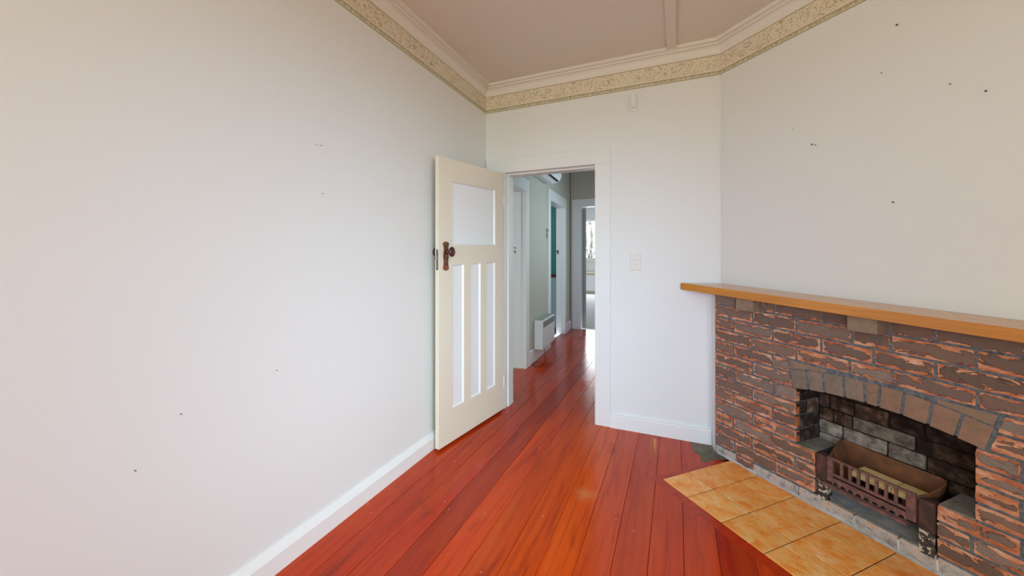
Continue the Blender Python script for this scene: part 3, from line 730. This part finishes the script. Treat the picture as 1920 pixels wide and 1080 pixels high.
for a, c, z0, z1 in [(.137, .663, 1.366, 1.803)] + [(a - .002 * 0, c, .247, 1.229) for a, c in SL]:
    bm = BM()
    # panel with small sloped reveal
    ins = .010
    F = [bm.verts.new(p) for p in ((a, .001, z0), (c, .001, z0), (c, .001, z1), (a, .001, z1))]
    I = [bm.verts.new(p) for p in ((a + ins, .011, z0 + ins), (c - ins, .011, z0 + ins), (c - ins, .011, z1 - ins), (a + ins, .011, z1 - ins))]
    for i in range(4): bm.faces.new((F[i], F[(i + 1) % 4], I[(i + 1) % 4], I[i]))
    bm.faces.new(I)
    Bk = [bm.verts.new(p) for p in ((a, .022, z0), (c, .022, z0), (c, .022, z1), (a, .022, z1))]; bm.faces.new(Bk[::-1])
    for i in range(4): bm.faces.new((F[(i + 1) % 4], F[i], Bk[i], Bk[(i + 1) % 4]))
    shear(bm); finish('panel', bm, PANEL, door)
# finger plate with scalloped ends
zc = 1.293; hw = .023
half = [(.0, .099), (.006, .097), (.009, .090), (.015, .094), (.023, .091), (.028, .084), (.027, .076), (.022, .066), (.0205, .045), (.022, .020), (.0245, 0)]
out = [(x, z) for x, z in half] + [(x, -z) for x, z in half[::-1][1:]] + [(-x, -z) for x, z in half[1:]] + [(-x, z) for x, z in half[::-1][1:-1]]
for side, nm in ((-1, 'front'), (1, 'rear')):
    bm = BM(); y0, y1 = (-.006, .0) if side < 0 else (TH, TH + .006)
    slab(bm, [(.066 + x, zc + z) for x, z in out], y0, y1, .0)
    pl = finish('handle_plate', bm, BRONZE, door)
    if side < 0:
        bm = BM(); cyl(bm, (.066, -.0085, zc - .030), .004, .003, 'y', 12); finish('keyhole', bm, STEEL, pl)
    bm = BM()
    prof = [(.011, 0), (.012, .012), (.0085, .018), (.0085, .036), (.016, .040), (.025, .045), (.0275, .050), (.025, .056), (.015, .060), (.004, .0615)]
    if side < 0: lathe(bm, prof, (.066, -.006, zc + .028), 'y-', 24, 1.08, 1.25)
    else: lathe(bm, prof, (.066, TH + .006, zc + .028), 'y', 24, 1.0, 1.15)
    finish('knob', bm, BAKEL, door, smooth=True)
bm = BM(); box(bm, -.0022, .001, .006, .022, 1.262 - .062, 1.262 + .075, .0006); lk = finish('lock_plate', bm, STEEL, door)
bm = BM(); box(bm, -.011, -.001, .009, .019, 1.268, 1.288, .002); finish('latch_bolt', bm, STEEL, lk)
for z in (1.325, 1.212):
    bm = BM(); cyl(bm, (-.0032, .014, z), .0032, .001, 'x', 10); finish('screw', bm, STEEL, lk)
for z in (.25, 1.75):
    bm = BM(); cyl(bm, (DW + .004, -.002, z - .04), .0055, .08, 'z', 10); finish('hinge', bm, CASE, door)
# door stop on the skirting
bm = BM(); sp_ = at_X(813, 826, LX + .03)
cyl(bm, (LX + .024, sp_.y + .02, .062), .013, .030, 'x', 14); tag(finish('door_stop', bm, RUBBER, None), 'small grey rubber stop on the skirting behind the door edge', 'door stop')

# ------------------------------------------------------------------ small things on the walls
sens = empty('motion_sensor', (-.2945, BY, 2.366), 0, label='white motion sensor high on the wall right of the doorway', cat='sensor')
bm = BM(); box(bm, -.0345, .0345, -.016, 0, 0, .121, .004); finish('back_case', bm, PLAST, sens)
bm = BM()
pr = [(-.024, -.016), (-.018, -.034), (0, -.040), (.018, -.034), (.024, -.016)]
prism(bm, pr, .012, .112); finish('lens_cover', bm, PLAST, sens)
bm = BM(); cyl(bm, (0, -.042, .020), .0028, .003, 'y', 8); finish('indicator', bm, DARK, sens)
sw = empty('light_switch', (-.2755, BY, 1.188), 0, label='cream light switch plate on the wall beside the doorway', cat='switch')
bm = BM(); box(bm, -.0365, .0365, -.009, 0, 0, .120, .003, 2); finish('switch_plate', bm, SWITCHP, sw)
bm = BM(); box(bm, -.012, .012, -.0125, -.008, .048, .072, .002); finish('rocker', bm, PLAST, sw)
for z in (.045, .073):
    bm = BM(); box(bm, -.012, .012, -.0098, -.008, z, z + .002); finish('rocker_gap', bm, PLASTG, sw)
QW = P0 - NW * .102
def nail_at(p, nrm, r, lab, grp):
    bm = BM(); d = Vector(nrm); a = d.orthogonal().normalized(); c = d.cross(a)
    def ring(rr, h): return [bm.verts.new(d * h + (a * math.cos(2 * math.pi * k / 8) + c * math.sin(2 * math.pi * k / 8)) * rr) for k in range(8)]
    rs = [ring(r * .55, 0), ring(r * .55, .006), ring(r, .007), ring(r, .009)]
    for A_, B2 in zip(rs, rs[1:]):
        for k in range(8): bm.faces.new((A_[k], A_[(k + 1) % 8], B2[(k + 1) % 8], B2[k]))
    bm.faces.new(rs[0]); bm.faces.new(rs[-1])
    tag(finish('nail', bm, NAILM, None, loc=p), lab, 'nail', grp)
NL = [((1683, 47), .006, 'dark nail in the diagonal wall, the highest one'), ((1654, 137), .003, 'tiny nail in the diagonal wall, below and left of the highest nail'),
      ((1783, 158), .0035, 'tiny nail in the diagonal wall, between two nails at upper right'), ((1850, 171), .0055, 'dark nail in the diagonal wall, the rightmost one'),
      ((1487, 242), .0025, 'tiny nail in the diagonal wall, the leftmost one'), ((1523.5, 271), .006, 'dark nail of the close pair, the left one'),
      ((1530, 272), .004, 'small nail of the close pair, the right one'), ((1676, 379), .0055, 'brown nail in the diagonal wall, the lowest one')]
for (x, y), r, lab in NL:
    nail_at(at_plane(x, y, QW, NW), NW, r * .62, lab, 'nails left in the diagonal wall')
for (x, y), lab in (((592, 272), 'tiny nail high on the left wall, left of a pair'), ((600, 273), 'tiny nail high on the left wall, right of a pair'), ((603, 363), 'tiny nail in the left wall below the pair'),
                    ((517, 694), 'faint nail low on the left wall, nearest the door'), ((338, 776), 'small nail low on the left wall, middle of the low three'), ((252, 882), 'small nail low on the left wall, the lowest one')):
    nail_at(at_X(x, y, LX), (1, 0, 0), .0016, lab, 'nails left in the long left wall')

# ------------------------------------------------------------------ hallway (left wall runs slightly askew)
HA = Vector((-1.5805, 4.075, 0)); HD = (Vector((-1.701, 6.263, 0)) - HA).normalized(); hrot = math.atan2(HD.y, HD.x) - math.pi / 2
HN = Vector((HD.y, -HD.x, 0))
def hloc(x, s): return HA + HN * x + HD * s
D1A, D1B, D1Z = -.80, -.012, 2.045            # hall door openings along s
D2A, D2B, D2Z = 1.115, 2.065, 2.10
HC = 3.0
bm = BM()
box(bm, -.14, -.02, -1.02, D1A, 0, HC); box(bm, -.14, -.02, D1B, D2A, 0, HC); box(bm, -.14, -.02, D2B, 2.70, 0, HC)
box(bm, -.14, -.02, D1A, D1B, D1Z, HC); box(bm, -.14, -.02, D2A, D2B, D2Z, HC)
struct('wall_hall_left', bm, HALLW, loc=HA, rotz=hrot, label='grey beige hall wall with two doorways and a heater', cat='wall')
for n_, (a, c, z, lab) in enumerate(((D1A, D1B, D1Z, 'white casing of the first doorway on the hall left, beside the open door'), (D2A, D2B, D2Z, 'white casing of the second hall doorway, showing a teal room'))):
    bm = BM(); wd = .115
    box(bm, -.02, 0, a - wd, a, 0, z, .002); box(bm, -.02, 0, c, c + wd, 0, z, .002); box(bm, -.02, 0, a - wd, c + wd, z, z + (.135 if n_ == 0 else .15), .002)
    box(bm, -.15, -.001, c - .004, c + .0, 0, z - .002); box(bm, -.15, -.001, a, a + .004, 0, z - .002); box(bm, -.15, -.001, a, c, z - .004, z - .001)
    box(bm, -.30 if n_ == 0 else -.15, -.06, c - .016, c - .004, 0, z - .012)
    o = struct('trim_%d' % (7 + n_), bm, TRIM, loc=HA, rotz=hrot, label=lab, cat='door casing')
    bm = BM()
    if n_ == 0:
        for dx, dz in ((-.155, 1.355), (-.131, 1.350), (-.155, 1.392), (-.131, 1.390), (-.131, 1.332)): box(bm, dx - .005, dx + .005, c - .0185, c - .0155, dz - .009, dz + .009)
    else:
        box(bm, -.150, -.108, c - .035, c - .015, 1.368, 1.383, .003); box(bm, -.130, -.110, c - .021, c - .0155, 1.33, 1.40, .002)
    finish('strike_plate' if n_ == 0 else 'door_latch', bm, DARK if n_ == 0 else BRONZE, o)
bm = BM(); skirt(bm, (-.02, D1B + .115), (-.02, D2A - .115), (1, 0), .16, .02, .150); skirt(bm, (-.02, D2B + .115), (-.02, 2.60), (1, 0), .16, .02, .150)
struct('baseboard_hall', bm, TRIM, loc=HA, rotz=hrot, label='tall white skirting board along the hall left wall', cat='skirting board')
EYW = 6.66
bm = BM(); E0, E1, EZ = -1.560, -.76, 2.177
box(bm, -1.86, E0, EYW, EYW + .12, 0, HC); box(bm, E1, -.30, EYW, EYW + .12, 0, HC); box(bm, E0, E1, EYW, EYW + .12, EZ, HC)
struct('wall_hall_end', bm, HALLW, label='brownish end wall of the hall above the far doorway', cat='wall')
bm = BM(); box(bm, E0 - .143, E0, EYW - .02, EYW, 0, EZ, .002); box(bm, E1, E1 + .14, EYW - .02, EYW, 0, EZ, .002); box(bm, E0 - .143, E1 + .14, EYW - .02, EYW, EZ, EZ + .128, .002)
box(bm, E0, E0 + .004, EYW, EYW + .13, 0, EZ); box(bm, E0, E1, EYW, EYW + .13, EZ - .004, EZ)
struct('trim_9', bm, TRIM, label='white casing of the far doorway at the end of the hall', cat='door casing')
bm = BM(); box(bm, OX1 + .14, OX1 + .24, HY, EYW, 0, HC); struct('wall_hall_right', bm, HALLW, label='hall wall on the right, hidden by the doorway edge', cat='wall')
bm = BM(); box(bm, -2.0, -.3, HY, EYW + .12, HC, HC + .05); struct('ceiling_hall', bm, CEIL, label='hall ceiling above the doorways', cat='ceiling')
bm = BM(); box(bm, -1.86, DC.x, HY, HY + .01, OZ + .12, HC); box(bm, -1.9, LX - .115, BY + .0, HY, 0, HC); struct('wall_hall_near', bm, HALLW, label='hall side of the doorway wall', cat='wall')
bm = BM(); cyl(bm, (-1.7145, EYW - .03, .16), .014, HC - .16, 'z', 8); struct('trim_10', bm, HALLW, label='round beading up the far corner of the hall', cat='beading')
# far door leaf folded back
dl = empty('door_2', (-1.500, EYW + .155, 0), 0, label='edge of the folded back door at the far end of the hall', cat='door', kind='structure')
bm = BM(); box(bm, -.72, 0, 0, .035, .015, EZ - .01, .001); finish('door_leaf', bm, paint('taupe_door_edge', (.42, .38, .35), .4), dl)
bm = BM(); box(bm, -.10, -.06, -.02, 0, 1.15, 1.28, .004); finish('handle_plate', bm, BRONZE, dl)

# far room with window
FY = 13.6
bm = BM(); box(bm, -4.6, .6, EYW + .12, FY + .1, -.05, -.001); struct('floor_far_room', bm, CARPET, label='pale carpet of the bright far room', cat='floor')
WZ0, WZ1 = at_Y(1104, 487, FY).z, at_Y(1104, 411, FY).z
bm = BM(); box(bm, -4.6, -3.75, FY, FY + .12, 0, 3.0); box(bm, -1.75, .6, FY, FY + .12, 0, 3.0); box(bm, -3.75, -1.75, FY, FY + .12, 0, WZ0); box(bm, -3.75, -1.75, FY, FY + .12, WZ1, 3.0)
box(bm, -4.7, -4.6, EYW + .12, FY + .12, 0, 3.0); box(bm, .6, .7, EYW + .12, FY + .12, 0, 3.0); box(bm, -4.6, -1.86, EYW + .12, EYW + .22, 0, 3.0); box(bm, -.3, .6, EYW + .12, EYW + .22, 0, 3.0)
struct('wall_far_room', bm, FARW, label='white walls of the bright far room', cat='wall')
bm = BM(); box(bm, -4.7, .7, EYW, FY + .12, 3.0, 3.05); struct('ceiling_far_room', bm, FARW, label='ceiling of the far room', cat='ceiling')
win = empty('window_1', (-2.75, FY, WZ0), 0, label='white framed window at the far end with bare branches outside', cat='window', kind='structure')
hz = WZ1 - WZ0
bm = BM(); box(bm, -1.0, 1.0, -.03, .08, 0, .07, .004); box(bm, -1.0, 1.0, -.03, .08, hz - .07, hz, .004); box(bm, -1.0, -.94, -.03, .08, .07, hz - .07); box(bm, .94, 1.0, -.03, .08, .07, hz - .07); box(bm, -1.02, 1.02, -.09, .0, -.03, 0, .004)
finish('window_frame', bm, TRIM, win)
bm = BM(); box(bm, .38, .42, -.02, .06, .07, hz - .07); finish('mullion', bm, TRIM, win)
for a, c in ((-.94, .38), (.42, .94)):
    bm = BM(); box(bm, a, c, .02, .024, .07, hz - .07); finish('pane', bm, GLASS, win)
seat = tag(finish('window_seat', (lambda b_: (box(b_, -4.3, -1.2, FY - .42, FY - .02, 0, .66, .01), b_)[1])(BM()), FARW, None), 'low white boxed seat with beige edge under the far window', 'window seat')
bm = BM(); box(bm, -4.32, -1.18, FY - .44, FY - .0, .66, .72, .006); finish('seat_top', bm, BEIGEC, seat)
bm = BM(); box(bm, -4.3, -1.2, FY - .44, FY - .42, 0, .09); finish('plinth', bm, BEIGEC, seat)
# outside: lawn and a bare shrub
bm = BM(); box(bm, -12, 8, FY + .15, 30, -.4, -.3); tag(finish('lawn', bm, LAWN, None), 'green lawn outside the far window', 'lawn', kind='structure')
tree = empty('shrub', (-3.3, FY + 2.6, -.3), 0, label='pale twiggy shrub outside the far window', cat='shrub')
rs = random.Random(9)
for i in range(9):
    bm = BM(); x = rs.uniform(-.9, .9); p = Vector((x * .3, rs.uniform(-.1, .1), 0)); pts = [p.copy()]
    d = Vector((x * .6 + rs.uniform(-.3, .3), rs.uniform(-.2, .2), 1.4)).normalized()
    for _ in range(7):
        p = p + d * .5; d = (d + Vector((rs.uniform(-.35, .35), rs.uniform(-.2, .2), .05))).normalized(); pts.append(p.copy())
    tube(bm, pts, .035, 6, .008)
    for q in pts[2:]:
        for _ in range(3):
            e_ = q + Vector((rs.uniform(-.5, .5), rs.uniform(-.2, .2), rs.uniform(.1, .6))); tube(bm, [q, (q + e_) / 2 + Vector((0, 0, .05)), e_], .010, 4, .004)
    finish('branch', bm, BARK, tree)
bm = BM()
for _ in range(900):
    p = Vector((rs.gauss(0, .8), rs.gauss(0, .25), rs.uniform(.9, 2.6))); a = Vector((rs.uniform(-1, 1), rs.uniform(-1, 1), rs.uniform(-1, 1))).normalized() * .05; c = a.orthogonal().normalized() * .022
    bm.faces.new([bm.verts.new(q) for q in (p, p + a * .5 + c, p + a, p + a * .5 - c)])
tag(finish('foliage', bm, LEAFM, tree), kind='stuff')

# teal room behind the second hall doorway
TY = 6.64
bm = BM(); box(bm, -4.2, -1.90, EYW - 2.9, TY, -.05, -.001); struct('floor_side_room', bm, DARK, label='floor of the teal room', cat='floor')
zr1, zr0 = at_Y(1038, 514.2, TY).z, at_Y(1038, 519.4, TY).z
bm = BM(); box(bm, -4.2, -1.88, TY, TY + .1, zr0, 3.0); struct('wall_teal_room', bm, TEAL, label='teal upper wall seen through the second hall doorway', cat='wall')
bm = BM(); box(bm, -4.2, -1.88, TY, TY + .1, 0, zr0); struct('wall_pale_blue', bm, PALEB, label='pale blue lower wall below the dark red rail', cat='wall')
bm = BM(); box(bm, -4.2, -1.88, TY - .03, TY, zr0, zr1, .003); struct('trim_11', bm, REDW, label='dark red dado rail between teal and pale blue paint', cat='dado rail')
bm = BM(); box(bm, -4.3, -4.2, 3.9, TY + .1, 0, 3.0); box(bm, -4.2, -1.9, 4.55, 4.62, 0, 3.0); struct('wall_side_room', bm, PALEB, label='outer walls of the teal room', cat='wall')
bm = BM(); box(bm, -4.3, -1.85, 2.2, TY + .1, 3.0, 3.05); struct('ceiling_side_rooms', bm, CEIL, label='ceiling over the side rooms', cat='ceiling')
# carpeted room behind the first hall doorway
bm = BM(); box(bm, -4.2, -1.702, 2.5, 4.55, -.03, .004); struct('floor_carpet_room', bm, BEIGEC, label='beige carpet edge in the first hall doorway', cat='floor')
bm = BM(); box(bm, -4.2, -1.88, 4.50, 4.55, 0, 3.0); box(bm, -4.3, -4.2, 2.4, 4.5, 0, 3.0); box(bm, -4.2, -1.9, 2.4, 2.5, 0, 3.0); struct('wall_carpet_room', bm, FARW, label='white walls of the carpeted side room', cat='wall')

# panel heater on the hall wall
ht = empty('panel_heater', hloc(-.02, .30), hrot, label='white wall-mounted panel heater low on the hall wall', cat='heater')
HL, H0, H1 = .62, .150, .505
bm = BM(); box(bm, 0, .022, .01, HL - .01, H0 + .02, H1 - .02, .003); finish('wall_bracket', bm, PLASTG, ht)
bm = BM(); box(bm, .020, .125, 0, HL, H0, H1, .010, 3); body_h = finish('heater_body', bm, PLAST, ht)
bm = BM(); box(bm, .035, .112, .03, HL - .03, H1 - .001, H1 + .004, .001); finish('top_grille', bm, PLASTG, ht)
bm = BM()
for i in range(4): box(bm, .1245, .1265, .03, HL - .03, H1 - .032 - .018 * i, H1 - .022 - .018 * i)
finish('front_vent', bm, DARK, ht)
bm = BM(); box(bm, .045, .085, -.002, .001, H0 + .02, H0 + .055, .001); finish('control_panel', bm, SWITCHP, ht)
bm = BM()
cp = [Vector((.10, .16, H0 - .0)), Vector((.11, .15, .09)), Vector((.13, .10, .03)), Vector((.15, .02, .006)), Vector((.16, -.12, .005)), Vector((.10, -.20, .005)), Vector((.03, -.12, .005)), Vector((.06, .0, .006)), Vector((.09, .03, .006))]
sm = []
for i in range(len(cp) - 1):
    p0, p1, p2, p3 = cp[max(i - 1, 0)], cp[i], cp[i + 1], cp[min(i + 2, len(cp) - 1)]
    for k in range(5):
        t = k / 5; sm.append(.5 * ((2 * p1) + (p2 - p0) * t + (2 * p0 - 5 * p1 + 4 * p2 - p3) * t * t + (3 * p1 - p0 - 3 * p2 + p3) * t ** 3))
tube(bm, sm, .0032, 6); finish('power_cord', bm, BLACKR, ht, smooth=True)
# thermostat beside the second doorway
th = empty('wall_thermostat', hloc(-.02, .935), hrot, label='small white control box on the hall wall beside the second doorway', cat='thermostat')
bm = BM(); box(bm, 0, .030, 0, .055, 1.545, 1.685, .003); finish('case', bm, PLAST, th)
bm = BM(); box(bm, .004, .027, -.0015, .001, 1.552, 1.612); box(bm, .004, .027, -.0015, .001, 1.622, 1.678); finish('side_panel', bm, PLASTG, th)  # grey panels make the near side darker than the case
bm = BM(); box(bm, .0295, .0315, .010, .045, 1.63, 1.67); finish('display', bm, PLASTG, th)
# heat pump high on the hall wall
hp = empty('heat_pump', hloc(-.02, .05), hrot, label='white heat pump unit high on the hall wall, only its underside showing', cat='heat pump')
bm = BM(); pr = [(0, 2.30), (.10, 2.285), (.165, 2.300), (.205, 2.335), (.22, 2.38), (.222, 2.56), (.19, 2.585), (0, 2.585)]
A = [bm.verts.new((x, 0, z)) for x, z in pr]; C = [bm.verts.new((x, .86, z)) for x, z in pr]
bm.faces.new(A); bm.faces.new(C[::-1])
for i in range(len(pr)): bm.faces.new((A[i], A[(i + 1) % len(pr)], C[(i + 1) % len(pr)], C[i]))
finish('unit_case', bm, PLAST, hp)
bm = BM(); box(bm, .172, .186, .05, .82, 2.300, 2.318); 
for v in bm.verts: v.co.z += (v.co.x - .166) * .7 - .008
finish('air_outlet', bm, DARK, hp)
bm = BM(); box(bm, .0, .012, .10, .84, 2.276, 2.300); finish('back_strip', bm, PLASTG, hp)  # grey strip along the wall below the case
